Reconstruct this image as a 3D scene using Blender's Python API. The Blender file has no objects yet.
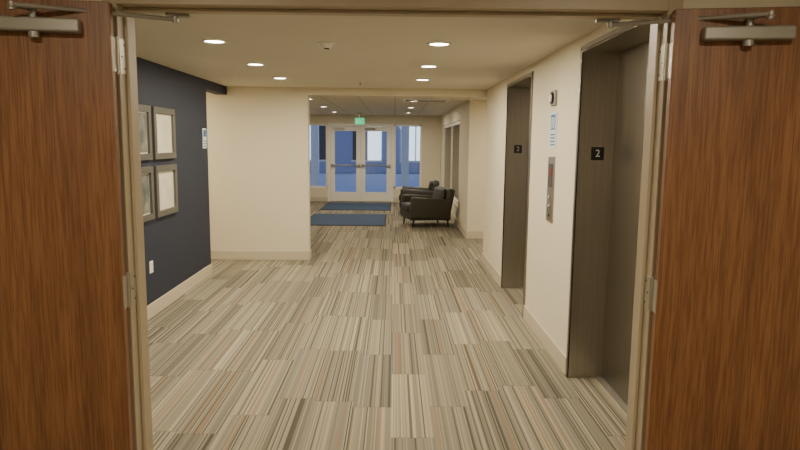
import bpy, bmesh, math
from mathutils import Matrix, Vector

# ------------------------------------------------------------ helpers
def srgb(r,g,b):
    f=lambda c:(c/255/12.92) if c/255<=0.04045 else ((c/255+0.055)/1.055)**2.4
    return (f(r),f(g),f(b),1)

def mat(name,col,rough=0.6,metal=0.0,emit=None,estr=0,spec=None):
    m=bpy.data.materials.new(name); m.use_nodes=True
    b=m.node_tree.nodes['Principled BSDF']
    b.inputs['Base Color'].default_value=col
    b.inputs['Roughness'].default_value=rough
    b.inputs['Metallic'].default_value=metal
    if spec is not None: b.inputs['Specular IOR Level'].default_value=spec
    if emit:
        b.inputs['Emission Color'].default_value=emit
        b.inputs['Emission Strength'].default_value=estr
    return m

class NT:
    def __init__(s,m): s.t=m.node_tree; s.n=s.t.nodes; s.l=s.t.links; s.b=s.n['Principled BSDF']
    def node(s,typ,**kw):
        n=s.n.new(typ)
        for k,v in kw.items(): setattr(n,k,v)
        return n
    def link(s,a,b): s.l.new(a,b)
    def math(s,op,a,b=None):
        n=s.n.new('ShaderNodeMath'); n.operation=op
        for i,v in enumerate((a,b)):
            if v is None: continue
            if isinstance(v,(int,float)): n.inputs[i].default_value=v
            else: s.l.new(v,n.inputs[i])
        return n.outputs[0]
    def ramp(s,fac,stops,interp='LINEAR'):
        n=s.n.new('ShaderNodeValToRGB'); n.color_ramp.interpolation=interp
        e=n.color_ramp.elements
        while len(e)<len(stops): e.new(0.5)
        for i,(p,c) in enumerate(stops): e[i].position=p; e[i].color=c
        s.l.new(fac,n.inputs[0]); return n.outputs[0]
    def mix(s,fac,a,b,blend='MIX'):
        n=s.n.new('ShaderNodeMix'); n.data_type='RGBA'; n.blend_type=blend
        for sock,v in ((n.inputs[0],fac),(n.inputs[6],a),(n.inputs[7],b)):
            if isinstance(v,(int,float,tuple)): sock.default_value=v
            else: s.l.new(v,sock)
        return n.outputs[2]

def paint(name,col,bump=0.08,rough=0.75):
    m=mat(name,col,rough); t=NT(m)
    co=t.node('ShaderNodeTexCoord'); no=t.node('ShaderNodeTexNoise'); no.inputs['Scale'].default_value=90
    t.link(co.outputs['Object'],no.inputs['Vector'])
    bp=t.node('ShaderNodeBump'); bp.inputs['Strength'].default_value=bump; bp.inputs['Distance'].default_value=0.004
    t.link(no.outputs[0],bp.inputs['Height']); t.link(bp.outputs[0],t.b.inputs['Normal'])
    n2=t.node('ShaderNodeTexNoise'); n2.inputs['Scale'].default_value=1.3
    t.link(co.outputs['Object'],n2.inputs['Vector'])
    dark=tuple(c*0.93 for c in col[:3])+(1,)
    t.link(t.mix(n2.outputs[0],col,dark),t.b.inputs['Base Color'])
    return m

M_wall=paint('cream_paint',srgb(220,210,186))
M_ceil=paint('ceiling_paint',srgb(214,208,192),0.05,0.85)
M_trim=mat('baseboard_paint',srgb(196,185,163),0.45)
M_frame=mat('tan_metal_frame',srgb(170,155,130),0.42)
M_black=mat('black_plastic',srgb(18,18,18),0.4)
M_grey=mat('dark_grey_plastic',srgb(70,68,64),0.4)
M_white=mat('white_plastic',srgb(235,232,224),0.4)
M_text=mat('white_lettering',srgb(190,190,185),0.5)
M_alu=mat('satin_aluminium',srgb(150,146,138),0.4,0.5)
M_hinge=mat('hinge_steel',srgb(170,162,146),0.35,0.5)
M_doorwhite=mat('entrance_frame_paint',srgb(232,227,214),0.4)
M_red=mat('red_enamel',srgb(120,35,28),0.4)
M_blue=mat('sign_blue',srgb(40,90,150),0.5)
M_sign=mat('sign_face',srgb(205,222,226),0.5)
M_asph=mat('outside_pavement',srgb(190,195,205),0.8)
M_legs=mat('dark_wood_leg',srgb(45,28,18),0.4)

# navy textured wallcovering
M_navy=mat('navy_wallcovering',srgb(48,54,70),0.7); t=NT(M_navy)
co=t.node('ShaderNodeTexCoord'); mp=t.node('ShaderNodeMapping'); mp.inputs['Scale'].default_value=(1,60,220)
t.link(co.outputs['Object'],mp.inputs[0]); no=t.node('ShaderNodeTexNoise'); no.inputs['Scale'].default_value=1.5; no.inputs['Detail'].default_value=4
t.link(mp.outputs[0],no.inputs['Vector'])
t.link(t.ramp(no.outputs[0],[(0.3,srgb(24,31,48)),(0.7,srgb(37,45,65))]),t.b.inputs['Base Color'])

# walnut veneer
M_wood=mat('walnut_veneer',srgb(120,70,40),0.45); t=NT(M_wood)
co=t.node('ShaderNodeTexCoord'); mp=t.node('ShaderNodeMapping'); mp.inputs['Scale'].default_value=(26,26,0.9)
t.link(co.outputs['Object'],mp.inputs[0]); no=t.node('ShaderNodeTexNoise'); no.inputs['Scale'].default_value=1.0; no.inputs['Detail'].default_value=5; no.inputs['Distortion'].default_value=0.5
t.link(mp.outputs[0],no.inputs['Vector'])
mp2=t.node('ShaderNodeMapping'); mp2.inputs['Scale'].default_value=(230,230,7)
t.link(co.outputs['Object'],mp2.inputs[0]); n2=t.node('ShaderNodeTexNoise'); n2.inputs['Scale'].default_value=1.0; n2.inputs['Detail'].default_value=3
t.link(mp2.outputs[0],n2.inputs['Vector'])
c1=t.ramp(no.outputs[0],[(0.3,srgb(120,80,51)),(0.5,srgb(134,92,59)),(0.7,srgb(146,102,66))])
c2=t.ramp(n2.outputs[0],[(0.36,srgb(196,182,170)),(0.60,srgb(255,255,255))])
t.link(t.mix(0.8,c1,c2,'MULTIPLY'),t.b.inputs['Base Color'])

# brushed stainless
def steel(name,c0,c1,rough,metal):
    m=mat(name,c0,rough,metal); t=NT(m)
    co=t.node('ShaderNodeTexCoord'); mp=t.node('ShaderNodeMapping'); mp.inputs['Scale'].default_value=(300,300,2)
    t.link(co.outputs['Object'],mp.inputs[0]); no=t.node('ShaderNodeTexNoise'); no.inputs['Scale'].default_value=1.0
    t.link(mp.outputs[0],no.inputs['Vector'])
    t.link(t.ramp(no.outputs[0],[(0.3,c0),(0.7,c1)]),t.b.inputs['Base Color'])
    bp=t.node('ShaderNodeBump'); bp.inputs['Strength'].default_value=0.05; bp.inputs['Distance'].default_value=0.002
    t.link(no.outputs[0],bp.inputs['Height']); t.link(bp.outputs[0],t.b.inputs['Normal'])
    return m
M_steel=steel('brushed_stainless',srgb(166,160,149),srgb(184,178,167),0.30,0.92)
M_steeld=steel('brushed_stainless_door',srgb(140,135,126),srgb(156,151,141),0.30,0.95)

# carpet planks
M_carpet=mat('striped_carpet_planks',srgb(160,150,130),0.95,spec=0.15); t=NT(M_carpet)
co=t.node('ShaderNodeTexCoord'); sp=t.node('ShaderNodeSeparateXYZ'); t.link(co.outputs['Object'],sp.inputs[0])
x,y=sp.outputs[0],sp.outputs[1]
colm=t.math('FLOOR',t.math('DIVIDE',x,0.25))
w1=t.node('ShaderNodeTexWhiteNoise',noise_dimensions='1D'); t.link(colm,w1.inputs['W'])
row=t.math('FLOOR',t.math('ADD',t.math('DIVIDE',y,1.0),w1.outputs[0]))
cb=t.node('ShaderNodeCombineXYZ'); t.link(colm,cb.inputs[0]); t.link(row,cb.inputs[1])
w2=t.node('ShaderNodeTexWhiteNoise',noise_dimensions='2D'); t.link(cb.outputs[0],w2.inputs['Vector'])
pid=w2.outputs[0]
def stripes(width,seed):
    idx=t.math('FLOOR',t.math('DIVIDE',x,width))
    c=t.node('ShaderNodeCombineXYZ'); t.link(idx,c.inputs[0]); t.link(t.math('MULTIPLY',pid,97.0),c.inputs[1])
    c.inputs[2].default_value=seed
    w=t.node('ShaderNodeTexWhiteNoise',noise_dimensions='3D'); t.link(c.outputs[0],w.inputs['Vector']); return w.outputs[0]
s1=stripes(0.0083,1.0); s2=stripes(0.036,5.0)
C1=t.ramp(s1,[(0.0,srgb(112,108,101)),(0.12,srgb(150,146,136)),(0.34,srgb(172,167,154)),(0.62,srgb(186,180,165)),(0.80,srgb(156,153,147)),(0.975,srgb(178,146,122))],'CONSTANT')
C2=t.ramp(s2,[(0.0,srgb(214,210,202)),(0.3,srgb(238,234,224)),(0.6,srgb(226,224,218)),(0.85,srgb(248,244,234))],'CONSTANT')
C=t.mix(0.7,C1,C2,'MULTIPLY')
tint=t.ramp(pid,[(0.0,srgb(206,203,196)),(0.5,srgb(232,229,220)),(1.0,srgb(255,251,240))])
C=t.mix(0.9,C,tint,'MULTIPLY')
fx=t.math('FRACT',t.math('ADD',t.math('DIVIDE',y,1.0),w1.outputs[0]))
seam=t.math('LESS_THAN',fx,0.008)
C=t.mix(t.math('MULTIPLY',seam,0.35),C,srgb(80,74,64))
no=t.node('ShaderNodeTexNoise'); no.inputs['Scale'].default_value=260; t.link(co.outputs['Object'],no.inputs['Vector'])
C=t.mix(0.3,C,t.ramp(no.outputs[0],[(0.3,srgb(140,140,140)),(0.7,srgb(255,255,255))]),'MULTIPLY')
t.link(C,t.b.inputs['Base Color'])
bp=t.node('ShaderNodeBump'); bp.inputs['Strength'].default_value=0.3; bp.inputs['Distance'].default_value=0.003
t.link(no.outputs[0],bp.inputs['Height']); t.link(bp.outputs[0],t.b.inputs['Normal'])

# ceiling tile grid in lobby
M_tile=mat('acoustic_ceiling_tile',srgb(222,214,196),0.9); t=NT(M_tile)
co=t.node('ShaderNodeTexCoord'); sp=t.node('ShaderNodeSeparateXYZ'); t.link(co.outputs['Object'],sp.inputs[0])
gx=t.math('LESS_THAN',t.math('FRACT',t.math('DIVIDE',sp.outputs[0],0.61)),0.045)
gy=t.math('LESS_THAN',t.math('FRACT',t.math('DIVIDE',sp.outputs[1],0.61)),0.045)
t.link(t.mix(t.math('MAXIMUM',gx,gy),srgb(218,211,194),srgb(190,183,168)),t.b.inputs['Base Color'])

def noisy(name,c0,c1,scale,rough,bump=0.3):
    m=mat(name,c0,rough); t=NT(m); co=t.node('ShaderNodeTexCoord'); no=t.node('ShaderNodeTexNoise'); no.inputs['Scale'].default_value=scale
    t.link(co.outputs['Object'],no.inputs['Vector'])
    t.link(t.ramp(no.outputs[0],[(0.35,c0),(0.65,c1)]),t.b.inputs['Base Color'])
    bp=t.node('ShaderNodeBump'); bp.inputs['Strength'].default_value=bump; bp.inputs['Distance'].default_value=0.003
    t.link(no.outputs[0],bp.inputs['Height']); t.link(bp.outputs[0],t.b.inputs['Normal']); return m
M_mat=noisy('blue_mat_pile',srgb(44,62,88),srgb(60,80,108),160,0.95)
M_matedge=mat('mat_rubber',srgb(22,26,32),0.7)
M_leather=noisy('dark_leather',srgb(40,39,31),srgb(54,52,42),120,0.5,0.15)
M_pframe=mat('pewter_picture_frame',srgb(104,104,102),0.35,0.5)
M_board=mat('picture_mat_board',srgb(210,203,184),0.6)
def art(name,a,b,c,scale):
    m=mat(name,a,0.5); t=NT(m); co=t.node('ShaderNodeTexCoord'); no=t.node('ShaderNodeTexNoise'); no.inputs['Scale'].default_value=scale; no.inputs['Detail'].default_value=5
    t.link(co.outputs['Object'],no.inputs['Vector']); t.link(t.ramp(no.outputs[0],[(0.35,a),(0.5,b),(0.65,c)]),t.b.inputs['Base Color']); return m
M_art1=art('abstract_print',srgb(60,70,74),srgb(104,108,102),srgb(150,146,128),7)
M_art2=art('pale_print',srgb(196,188,168),srgb(206,199,180),srgb(216,209,190),6)

M_glass=bpy.data.materials.new('window_glass'); M_glass.use_nodes=True
nt=M_glass.node_tree; nt.nodes.clear()
o=nt.nodes.new('ShaderNodeOutputMaterial'); mx=nt.nodes.new('ShaderNodeMixShader'); tr=nt.nodes.new('ShaderNodeBsdfTransparent'); gl=nt.nodes.new('ShaderNodeBsdfGlossy'); fr=nt.nodes.new('ShaderNodeFresnel')
gl.inputs['Roughness'].default_value=0.02; fr.inputs[0].default_value=1.5
tr.inputs[0].default_value=(0.9,0.94,0.97,1)
nt.links.new(fr.outputs[0],mx.inputs[0]); nt.links.new(tr.outputs[0],mx.inputs[1]); nt.links.new(gl.outputs[0],mx.inputs[2]); nt.links.new(mx.outputs[0],o.inputs[0])

M_lamp=mat('lamp_lens',srgb(255,245,220),0.5,emit=(1,0.9,0.72,1),estr=24)
M_exit=mat('exit_sign_green',srgb(10,150,90),0.5,emit=(0.0,0.80,0.32,1),estr=0.9)

class B:
    def __init__(s,name): s.name=name; s.bm=bmesh.new(); s.mats=[]
    def mi(s,m):
        if m not in s.mats: s.mats.append(m)
        return s.mats.index(m)
    def _merge(s,tb,m,M=None,smooth=False):
        i=s.mi(m)
        for f in tb.faces: f.material_index=i; f.smooth=smooth
        if M is not None: tb.transform(M)
        bmesh.ops.recalc_face_normals(tb,faces=tb.faces)
        me=bpy.data.meshes.new('t'); tb.to_mesh(me); tb.free(); s.bm.from_mesh(me); bpy.data.meshes.remove(me)
    def box(s,x0,x1,y0,y1,z0,z1,m,bev=0,seg=2,M=None,smooth=False):
        tb=bmesh.new()
        bmesh.ops.create_cube(tb,size=1)
        for v in tb.verts:
            v.co=Vector((x0+(x1-x0)*(v.co.x+.5),y0+(y1-y0)*(v.co.y+.5),z0+(z1-z0)*(v.co.z+.5)))
        if bev: bmesh.ops.bevel(tb,geom=list(tb.edges),offset=bev,segments=seg,profile=0.5,affect='EDGES')
        s._merge(tb,m,M,smooth); return s
    def cyl(s,p0,p1,r,m,r2=None,seg=24,M=None):
        p0=Vector(p0);p1=Vector(p1);d=p1-p0
        tb=bmesh.new(); bmesh.ops.create_cone(tb,cap_ends=True,segments=seg,radius1=r,radius2=r if r2 is None else r2,depth=d.length)
        q=d.to_track_quat('Z','Y').to_matrix().to_4x4()
        tb.transform(Matrix.Translation((p0+p1)/2)@q)
        s._merge(tb,m,M,False)
        return s
    def ring(s,c,r0,r1,h,m,seg=40):
        tb=bmesh.new(); c=Vector(c); prof=[(r0,0),(r0,-h*0.5),(r0+0.004,-h),(r1-0.01,-h*0.8),(r1,0)]
        vs=[]
        for k in range(seg):
            a=2*math.pi*k/seg
            vs.append([tb.verts.new(c+Vector((math.cos(a)*r,math.sin(a)*r,z))) for r,z in prof])
        for k in range(seg):
            A=vs[k];Bv=vs[(k+1)%seg]
            n=len(prof)
            for j in range(n): tb.faces.new((A[j],A[(j+1)%n],Bv[(j+1)%n],Bv[j]))
        s._merge(tb,m,None,True); return s
    def done(s,M=None,parent=None):
        me=bpy.data.meshes.new(s.name); s.bm.to_mesh(me); s.bm.free()
        for m in s.mats: me.materials.append(m)
        ob=bpy.data.objects.new(s.name,me); bpy.context.scene.collection.objects.link(ob)
        if parent: ob.parent=parent
        if M is not None: ob.matrix_local=M
        return ob

def text(body,size,m,loc,rot,parent,name='lettering',align='CENTER'):
    cu=bpy.data.curves.new(name,'FONT'); cu.body=body; cu.size=size; cu.extrude=0.0006; cu.align_x=align; cu.align_y='CENTER'
    ob=bpy.data.objects.new('tmp',cu); bpy.context.scene.collection.objects.link(ob)
    dg=bpy.context.evaluated_depsgraph_get(); me=bpy.data.meshes.new_from_object(ob.evaluated_get(dg))
    bpy.data.objects.remove(ob)
    o=bpy.data.objects.new(name,me); me.materials.clear(); me.materials.append(m)
    bpy.context.scene.collection.objects.link(o)
    o.parent=parent; o.location=loc; o.rotation_euler=rot
    return o

# ------------------------------------------------------------ dimensions
H=2.41; XL=-2.30; XR=1.28; YB=8.83; YE=17.7; YO=7.86
YN=2.20; YF=2.33; HW=0.930; DH=2.13
EL=[(3.13,4.38),(5.95,7.20)]; ET=2.31; XD=1.54
# ------------------------------------------------------------ shell
B('floor').box(-4.6,4.2,-3.2,17.9,-0.1,0,M_carpet).done()
b=B('ceiling'); b.box(-4.6,4.2,-3.2,YB+0.15,H,H+0.1,M_ceil); b.done()
B('ceiling_lobby').box(-4.6,4.2,YB+0.15,17.9,H,H+0.1,M_tile).done()

b=B('wall_left'); b.box(XL-0.15,XL,YF,YO,0,H,M_navy); b.box(XL-0.15,XL,YO,YB,2.30,H,M_navy); b.done()
T=0.34
for i,(a,c,z) in enumerate(((YF,EL[0][0],0),(EL[0][1],EL[1][0],0),(EL[1][1],YB,0),(EL[0][0],EL[0][1],ET),(EL[1][0],EL[1][1],ET))):
    B('wall_right_%d'%(i+1)).box(XR,XR+T,a,c,z,H,M_wall).done()
b=B('wall_back'); b.box(-4.5,-1.19,YB,YB+0.15,0,H,M_wall); b.box(-1.19,XR,YB,YB+0.15,2.31,H,M_wall); b.done()
b=B('wall_front'); b.box(-4.5,-HW-0.05,YN+0.03,YF,0,H,M_wall).box(HW+0.05,4.1,YN+0.03,YF,0,H,M_wall).box(-HW-0.05,HW+0.05,YN+0.03,YF,DH+0.05,H,M_wall); b.done()
B('wall_near_left').box(-2.15,-2.0,-3.1,YN+0.03,0,H,M_wall).done()
B('wall_near_right').box(2.0,2.15,-3.1,YN+0.03,0,H,M_wall).done()
B('wall_near_end').box(-2.15,2.15,-3.2,-3.1,0,H,M_wall).done()
B('wall_passage_left_end').box(-4.6,-4.5,YF,YB+0.15,0,H,M_wall).done()
B('wall_passage_left_side').box(-4.5,XL-0.15,YO-0.15,YO,0,H,M_wall).done()
B('wall_passage_right_near').box(XR+T,4.1,YB-0.15,YB,0,H,M_wall).done()
B('wall_passage_right_end').box(4.1,4.2,YB-0.15,11.15,0,H,M_wall).done()
B('wall_passage_right_far').box(1.45,4.1,11.0,11.15,0,H,M_wall).done()
W0,W1,WZ0,WZ1=12.6,17.3,0.40,2.12
b=B('wall_lobby_right'); b.box(1.30,1.45,11.0,W0,0,H,M_wall).box(1.30,1.45,W1,YE+0.15,0,H,M_wall).box(1.30,1.45,W0,W1,0,WZ0,M_wall).box(1.30,1.45,W0,W1,WZ1,H,M_wall); b.done()
B('wall_lobby_left').box(-3.35,-3.2,YB+0.15,YE+0.15,0,H,M_wall).done()
b=B('wall_lobby_end'); y0,y1=YE,YE+0.15
b.box(-3.2,-2.62,y0,y1,0,H,M_wall).box(0.78,1.30,y0,y1,0,H,M_wall).box(-2.62,0.78,y0,y1,2.17,H,M_wall)
b.box(-2.62,-1.85,y0,y1,0,0.38,M_wall).box(0.0,0.78,y0,y1,0,0.38,M_wall); b.done()

def bb(name,segs,h=0.135):
    b=B(name)
    for s in segs: b.box(s[0],s[1],s[2],s[3],0,h,M_trim,0.004,1)
    b.done()
t_=0.014
bb('baseboard_left',[(XL,XL+t_,YF,YO)])
bb('baseboard_right',[(XR-t_,XR,YF,EL[0][0]-0.035),(XR-t_,XR,EL[0][1]+0.035,EL[1][0]-0.035),(XR-t_,XR,EL[1][1]+0.035,YB)])
bb('baseboard_back',[(-4.5,-1.19,YB-t_,YB),(-1.19,-1.19+t_,YB-t_,YB+0.15)])
bb('baseboard_lobby_right',[(1.30-t_,1.30,11.0-t_,YE),(1.30,4.1,11.0-t_,11.0)])
bb('baseboard_lobby_end',[(-3.2,-1.85,YE-t_,YE),(0.0,1.286,YE-t_,YE)])

# ------------------------------------------------------------ double door frame
b=B('door_frame')
for s in (-1,1):
    xs=sorted((s*HW,s*(HW+0.05)))
    b.box(xs[0],xs[1],YN,YF+0.02,0,DH+0.05,M_frame,0.002,1)
    xs=sorted((s*HW,s*(HW-0.012)))
    b.box(xs[0],xs[1],YN+0.052,YF-0.035,0,DH,M_frame,0.002,1)
    xs=sorted((s*HW,s*(HW-0.003)))
    for z in (0.30,1.15,1.96):
        b.box(xs[0],xs[1],YN+0.001,YN+0.050,z-0.06,z+0.06,M_hinge,0.001,1)
        for dz in (-0.04,0,0.04):
            yy=YN+0.028+0.01*(-1 if dz==0 else 1)
            b.cyl((s*(HW-0.003),yy,z+dz),(s*(HW-0.0045),yy,z+dz),0.004,M_grey,seg=10)
b.box(-HW,HW,YN,YF+0.02,DH,DH+0.05,M_frame,0.002,1)
b.box(-HW+0.012,HW-0.012,YN+0.052,YF-0.035,DH-0.012,DH,M_frame,0.002,1)
M_fr=Matrix.Translation((-0.005,0,0)); b.done(M_fr)

# ------------------------------------------------------------ wood door leaves (swung open towards the viewer)
OPEN=math.radians(9)
def leaf(name,s):
    b=B(name); W=0.905; th=0.045
    b.box(0.002,W,-0.054,-0.054+th,0.012,DH-0.006,M_wood,0.002,1)
    for z in (0.30,1.15,1.96):
        b.cyl((0,0,z-0.057),(0,0,z+0.057),0.008,M_hinge)
        b.cyl((0,0,z-0.063),(0,0,z-0.057),0.0055,M_hinge); b.cyl((0,0,z+0.057),(0,0,z+0.063),0.0055,M_hinge)
        b.box(-0.001,0.002,-0.052,0.0,z-0.057,z+0.057,M_hinge)
    b.box(W-0.09,W-0.04,-0.058,-0.054,0.92,1.10,M_alu,0.002,1)
    b.cyl((W-0.065,-0.058,1.02),(W-0.065,-0.10,1.02),0.010,M_alu); b.cyl((W-0.065,-0.10,1.02),(W-0.18,-0.10,1.02),0.009,M_alu)
    b.bm.transform(Matrix.Diagonal((s,1,1,1)))
    bmesh.ops.recalc_face_normals(b.bm,faces=b.bm.faces)
    M=Matrix.Translation((s*(HW+0.004)-0.005,YN-0.009,0))@Matrix.Rotation(-s*OPEN,4,'Z')
    ob=b.done(M); return ob
for s,n in ((-1,'door_1'),(1,'door_2')):
    ob=leaf(n,s)
    b=B('door_closer')
    yb=-0.054
    z0=DH-0.092; px=0.225
    b.box(0.085,0.36,yb-0.045,yb,z0-0.022,z0+0.022,M_alu,0.007,3)
    b.cyl((px,yb-0.024,z0-0.035),(px,yb-0.024,z0+0.05),0.012,M_alu)
    b.cyl((px,yb-0.024,z0-0.04),(px,yb-0.024,z0-0.022),0.017,M_alu)
    za=z0+0.048
    def bar(p,q,w,h):
        p=Vector(p);q=Vector(q);d=q-p;L=d.length
        Mx=Matrix.Translation(p)@d.to_track_quat('X','Z').to_matrix().to_4x4()
        b.box(-0.01,L+0.01,-w/2,w/2,-h/2,h/2,M_alu,0.002,1,M=Mx)
    E=(0.26,yb-0.09,za-0.006)
    bar((px,yb-0.024,za),E,0.020,0.007)
    b.cyl((E[0],E[1],za-0.016),(E[0],E[1],za+0.008),0.010,M_alu)
    Br=(-0.18,0.085,DH-0.030)
    b.cyl((E[0],E[1],za),(Br[0],Br[1],Br[2]),0.0075,M_alu)
    b.cyl((Br[0],Br[1],Br[2]-0.010),(Br[0],Br[1],Br[2]+0.016),0.011,M_alu)
    b.box(Br[0]-0.05,Br[0]+0.03,Br[1]-0.016,Br[1]+0.016,Br[2]+0.010,Br[2]+0.018,M_alu,0.001,1)
    b.bm.transform(Matrix.Diagonal((s,1,1,1))); bmesh.ops.recalc_face_normals(b.bm,faces=b.bm.faces)
    b.done(parent=ob)

# ------------------------------------------------------------ elevators
for k,(a,c) in enumerate(EL):
    b=B('elevator_entrance')
    xf=XR-0.012
    g=0.002
    b.box(xf,XD,c-0.012,c-g,0,ET-g,M_steel).box(xf,XD,a+g,a+0.012,0,ET-g,M_steel)
    b.box(xf,XD,a+0.012,c-0.012,ET-0.014,ET-g,M_steel)
    b.box(xf,XR-0.0005,c-0.012,c+0.03,0,ET+0.02,M_steeld,0.002,1).box(xf,XR-0.0005,a-0.03,a+0.012,0,ET+0.02,M_steeld,0.002,1)
    b.box(xf,XR-0.0005,a-0.03,c+0.03,ET-0.012,ET+0.03,M_steeld,0.002,1)
    mid=(a+c)/2
    b.box(XD-0.035,XD-0.005,a+0.012,mid-0.003,0.012,ET-0.014,M_steeld,0.003,1)
    b.box(XD-0.020,XD+0.01,mid+0.003,c-0.012,0.012,ET-0.014,M_steeld,0.003,1)
    b.box(XD+0.01,XD+0.03,a+g,c-g,0,ET-g,M_black)
    b.box(XD-0.06,XD+0.01,a+0.012,c-0.012,0,0.010,M_alu)
    e=b.done()
    b2=B('number_plate'); xc=(XR+XD)/2-0.003
    b2.box(xc-0.045,xc+0.045,c-0.016,c-0.012,1.57,1.66,M_black,0.002,1); p=b2.done(parent=e)
    text('2',0.07,M_text,(xc,c-0.017,1.615),(math.pi/2,0,0),e,'numeral')

b=B('call_button_panel')
b.box(XR-0.012,XR,5.00,5.19,1.05,1.58,M_steel,0.003,2)
b.box(XR-0.014,XR-0.012,5.03,5.16,1.33,1.52,M_grey,0.002,1)
for z in (1.25,1.18):
    b.cyl((XR-0.02,5.095,z),(XR-0.012,5.095,z),0.018,M_alu); b.cyl((XR-0.022,5.095,z),(XR-0.02,5.095,z),0.012,M_white)
b.box(XR-0.016,XR-0.014,5.06,5.13,1.42,1.48,M_red)
b.cyl((XR-0.017,5.095,1.10),(XR-0.012,5.095,1.10),0.01,M_black)
b.done()
b=B('elevator_safety_sign')
b.box(XR-0.006,XR,5.0,5.2,1.64,1.93,M_sign,0.001,1)
b.box(XR-0.008,XR-0.006,5.03,5.17,1.79,1.91,M_blue)
b.box(XR-0.0095,XR-0.008,5.05,5.08,1.80,1.89,M_sign); b.box(XR-0.0095,XR-0.008,5.11,5.14,1.80,1.89,M_sign)
for i in range(4): b.box(XR-0.0075,XR-0.006,5.03,5.17,1.665+0.027*i,1.677+0.027*i,M_blue)
b.done()
b=B('elevator_hall_lantern')
b.box(XR-0.02,XR,5.03,5.17,1.98,2.10,M_alu,0.003,1)
b.cyl((XR-0.035,5.10,2.04),(XR-0.02,5.10,2.04),0.045,M_black); b.cyl((XR-0.04,5.10,2.04),(XR-0.035,5.10,2.04),0.03,M_white)
b.done()

# ------------------------------------------------------------ pictures on navy wall
for y0,y1,ar in ((5.40,5.98,M_art1),(6.05,6.63,M_art2)):
    for z0,z1 in ((0.93,1.43),(1.49,1.99)):
        b=B('picture_frame'); w=0.06; X=XL
        b.box(X,X+0.035,y0,y1,z0,z0+w,M_pframe,0.004,2).box(X,X+0.035,y0,y1,z1-w,z1,M_pframe,0.004,2)
        b.box(X,X+0.035,y0,y0+w,z0+w,z1-w,M_pframe,0.004,2).box(X,X+0.035,y1-w,y1,z0+w,z1-w,M_pframe,0.004,2)
        b.box(X,X+0.012,y0+w,y1-w,z0+w,z1-w,M_board)
        q=0.012 if ar is M_art1 else 0.07
        b.box(X+0.012,X+0.014,y0+w+q,y1-w-q,z0+w+q,z1-w-q,ar)
        b.done()
b=B('electrical_outlet'); b.box(XL,XL+0.006,5.87,5.95,0.42,0.535,M_white,0.002,1)
for z in (0.453,0.502):
    b.box(XL+0.006,XL+0.008,5.89,5.93,z-0.016,z+0.016,M_white,0.001,1)
    b.box(XL+0.008,XL+0.0085,5.899,5.902,z-0.008,z+0.008,M_black); b.box(XL+0.008,XL+0.0085,5.916,5.919,z-0.008,z+0.008,M_black)
b.done()
b=B('room_sign'); b.box(XL,XL+0.01,7.65,7.79,1.58,1.82,M_sign,0.002,1); b.box(XL+0.01,XL+0.012,7.67,7.77,1.72,1.80,M_blue)
for i in range(3): b.box(XL+0.01,XL+0.012,7.67,7.77,1.60+0.03*i,1.612+0.03*i,M_blue)
b.done()

# ------------------------------------------------------------ ceiling fixtures
LC=(1,0.875,0.66)
def light(x,y,pw,z=H):
    b=B('recessed_ceiling_light')
    b.ring((x,y,z),0.07,0.095,0.008,M_white); b.cyl((x,y,z-0.003),(x,y,z),0.07,M_lamp,seg=32)
    ob=b.done()
    la=bpy.data.lights.new('lamp','AREA'); la.shape='DISK'; la.size=0.13; la.energy=pw; la.color=LC
    lo=bpy.data.objects.new('lamp',la); bpy.context.scene.collection.objects.link(lo); lo.location=(x,y,z-0.012); lo.parent=ob
PW=26
for yy in (3.45,4.83,6.23,7.55):
    for xx in (-1.34,0.33): light(xx,yy,PW)
light(-3.4,8.3,PW*1.0)
light(2.6,9.9,PW*1.6); light(0.2,9.6,PW*0.6)
for yy in (11.2,13.6,16.0):
    for xx in (-1.5,0.35): light(xx,yy,PW*0.9)
light(-0.9,0.9,PW*0.6); light(0.9,0.9,PW*0.6); light(0.0,-1.2,PW)

b=B('smoke_detector'); x,y=-0.51,4.85
b.cyl((x,y,H-0.012),(x,y,H),0.065,M_white,seg=32); b.cyl((x,y,H-0.04),(x,y,H-0.012),0.035,M_white,r2=0.055,seg=32); b.cyl((x,y,H-0.046),(x,y,H-0.04),0.02,M_grey); b.done()
b=B('fire_sprinkler'); x,y=-0.42,7.9
b.cyl((x,y,H-0.006),(x,y,H),0.035,M_white); b.cyl((x,y,H-0.035),(x,y,H-0.006),0.006,M_alu); b.cyl((x,y,H-0.038),(x,y,H-0.035),0.016,M_alu); b.done()
b=B('ceiling_air_vent'); b.box(0.15,0.95,10.9,11.5,H-0.012,H,M_white,0.003,1)
for i in range(9): b.box(0.2,0.9,10.96+0.058*i,10.985+0.058*i,H-0.016,H-0.012,M_alu)
b.done()
b=B('exit_sign'); b.box(-1.0,-0.76,16.3,16.34,2.12,2.28,M_exit,0.004,1); b.cyl((-0.88,16.32,2.28),(-0.88,16.32,H),0.01,M_alu); b.box(-0.94,-0.82,16.29,16.35,H-0.015,H,M_alu)
e=b.done(); text('EXIT',0.09,M_white,(-0.88,16.298,2.20),(math.pi/2,0,0),e)

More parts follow.
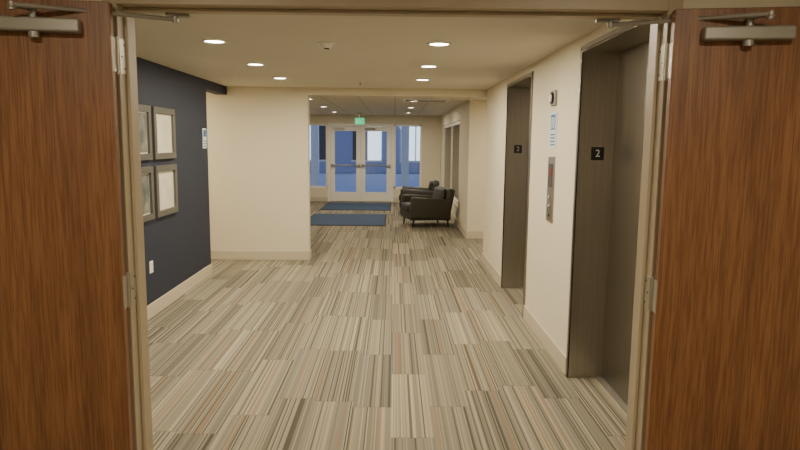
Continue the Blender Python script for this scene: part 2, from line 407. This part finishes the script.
# ------------------------------------------------------------ entrance storefront
def window(name,x0,x1,z0,z1,mull=()):
    b=B(name); f=0.05; y0,y1=YE+0.03,YE+0.11
    b.box(x0,x1,y0,y1,z0,z0+f,M_doorwhite,0.003,1).box(x0,x1,y0,y1,z1-f,z1,M_doorwhite,0.003,1)
    for xx in (x0,x1-f)+tuple(mull): b.box(xx,xx+f,y0,y1,z0,z1,M_doorwhite,0.003,1)
    b.box(x0+f,x1-f,YE+0.065,YE+0.071,z0+f,z1-f,M_glass); b.done()
window('window_1',-2.62,-1.85,0.38,2.17)
window('window_2',0.0,0.78,0.38,2.17)
b=B('door_frame'); b.box(-1.85,-1.78,YE,YE+0.13,0,2.17,M_doorwhite,0.003,1).box(-0.07,0.0,YE,YE+0.13,0,2.17,M_doorwhite,0.003,1).box(-1.78,-0.07,YE,YE+0.13,2.10,2.17,M_doorwhite,0.003,1); b.done()
for n,x0,x1 in (('door_3',-1.775,-0.928),('door_4',-0.922,-0.075)):
    b=B(n); st=0.125; y0,y1=YE+0.04,YE+0.085
    b.box(x0,x0+st,y0,y1,0.01,2.095,M_doorwhite,0.003,1).box(x1-st,x1,y0,y1,0.01,2.095,M_doorwhite,0.003,1)
    b.box(x0+st,x1-st,y0,y1,0.01,0.27,M_doorwhite,0.003,1).box(x0+st,x1-st,y0,y1,1.97,2.095,M_doorwhite,0.003,1)
    b.box(x0+st,x1-st,YE+0.06,YE+0.066,0.27,1.97,M_glass)
    b.cyl((x0+0.04,YE-0.02,1.02),(x1-0.04,YE-0.02,1.02),0.018,M_alu)
    for xx in (x0+0.05,x1-0.05): b.box(xx-0.03,xx+0.03,YE-0.035,y0,0.985,1.055,M_alu,0.003,1)
    b.box(x0+0.1,x0+0.4,YE-0.005,y0,2.0,2.06,M_alu,0.004,1)
    b.done()
b=B('window_3'); f=0.06
b.box(1.33,1.42,W0,W1,WZ0,WZ0+f,M_doorwhite,0.003,1).box(1.33,1.42,W0,W1,WZ1-f,WZ1,M_doorwhite,0.003,1)
n=2
for i in range(n+1):
    yy=W0+(W1-W0-f)*i/n; b.box(1.35,1.42,yy,yy+f,WZ0,WZ1,M_doorwhite,0.003,1)
b.box(1.37,1.376,W0+f,W1-f,WZ0+f,WZ1-f,M_glass); b.done()

# ------------------------------------------------------------ mats
def fmat(x0,x1,y0,y1):
    b=B('floor_mat'); b.box(x0,x1,y0,y1,0,0.008,M_matedge,0.003,1); b.box(x0+0.04,x1-0.04,y0+0.04,y1-0.04,0.004,0.014,M_mat,0.002,1); b.done()
fmat(-1.80,-0.06,15.45,17.3); fmat(-1.85,-0.15,12.55,14.6)

# ------------------------------------------------------------ armchairs (local: faces -X, width along Y)
def armchair(cx,cy,rot):
    b=B('armchair'); L=M_leather
    D=0.92; W=0.88
    b.box(-D/2+0.03,D/2-0.05,-W/2+0.04,W/2-0.04,0.15,0.30,L,0.03,4,smooth=True)
    b.box(-D/2,D/2-0.20,-W/2+0.15,W/2-0.15,0.29,0.46,L,0.05,5,smooth=True)
    for s in (-1,1):
        y0,y1=sorted((s*W/2,s*(W/2-0.15)))
        Mx=Matrix.Translation((0,0,0.15))@Matrix.Rotation(math.radians(4),4,'Y')@Matrix.Translation((0,0,-0.15))
        b.box(-D/2+0.02,D/2-0.07,y0,y1,0.16,0.585,L,0.045,5,M=Mx,smooth=True)
    Mx=Matrix.Translation((D/2-0.16,0,0.2))@Matrix.Rotation(math.radians(11),4,'Y')
    b.box(-0.06,0.09,-W/2+0.03,W/2-0.03,-0.04,0.58,L,0.05,5,M=Mx,smooth=True)
    b.box(-0.15,-0.04,-W/2+0.15,W/2-0.15,0.22,0.55,L,0.045,5,M=Mx,smooth=True)
    for sx in (-1,1):
        for sy in (-1,1):
            b.cyl((sx*(D/2-0.11)+sx*0.02,sy*(W/2-0.1),0),(sx*(D/2-0.11),sy*(W/2-0.1),0.17),0.014,M_legs,r2=0.024,seg=16)
    b.done(Matrix.Translation((cx,cy,0))@Matrix.Rotation(rot,4,'Z'))
armchair(0.66,12.75,math.radians(14)); armchair(0.60,15.0,math.radians(-4))

# ------------------------------------------------------------ outside
B('ground_outside').box(-30,30,17.9,60,-0.12,-0.02,M_asph).box(4.2,30,-10,17.9,-0.12,-0.02,M_asph).done()
M_fac=mat('facade_render',srgb(165,170,185),0.9); M_lit=mat('lit_window',srgb(255,240,210),0.5,emit=(0.85,0.92,1,1),estr=1.8)
b=B('building_across_street'); b.box(-14,10,34,40,0,3.6,M_fac)
for i in range(9):
    X=-12.6+2.6*i
    for j in range(2):
        b.box(X+0.8*j,X+0.72+0.8*j,33.95,34.0,0.7,2.5,M_lit if (i+j)%3!=1 else M_grey)
    b.box(X-0.08,X+1.6,33.92,33.96,2.5,2.6,M_doorwhite); b.box(X-0.08,X+1.6,33.92,33.96,0.6,0.7,M_doorwhite)
b.done()
for px in (-2.75,0.25):
    b=B('porch_column'); b.box(px,px+0.25,21,21.25,-0.02,3.0,M_doorwhite,0.01,1); b.box(px-0.05,px+0.3,20.95,21.3,-0.02,0.2,M_doorwhite,0.01,1); b.box(px-0.05,px+0.3,20.95,21.3,2.85,3.0,M_doorwhite,0.01,1); b.done()

# ------------------------------------------------------------ world
w=bpy.data.worlds.new('dusk'); bpy.context.scene.world=w; w.use_nodes=True
nt=w.node_tree; bg=nt.nodes['Background']
tc=nt.nodes.new('ShaderNodeTexCoord'); sp=nt.nodes.new('ShaderNodeSeparateXYZ'); rp=nt.nodes.new('ShaderNodeValToRGB')
nt.links.new(tc.outputs['Generated'],sp.inputs[0]); nt.links.new(sp.outputs[2],rp.inputs[0]); nt.links.new(rp.outputs[0],bg.inputs[0])
e=rp.color_ramp.elements; e[0].position=0.0; e[0].color=(0.42,0.52,0.85,1); e[1].position=0.5; e[1].color=(0.22,0.30,0.60,1)
bg.inputs[1].default_value=1.2

# ------------------------------------------------------------ camera
cam=bpy.data.cameras.new('camera'); cam.sensor_width=36; cam.lens=630/800*36; cam.clip_start=0.05
co=bpy.data.objects.new('camera',cam); bpy.context.scene.collection.objects.link(co)
yaw=math.radians(0.62); pitch=math.radians(7.5); roll=math.radians(0.6)
co.matrix_world=Matrix.Translation((0,0,1.68))@Matrix.Rotation(-yaw,4,'Z')@Matrix.Rotation(math.pi/2-pitch,4,'X')@Matrix.Rotation(roll,4,'Z')
bpy.context.scene.camera=co
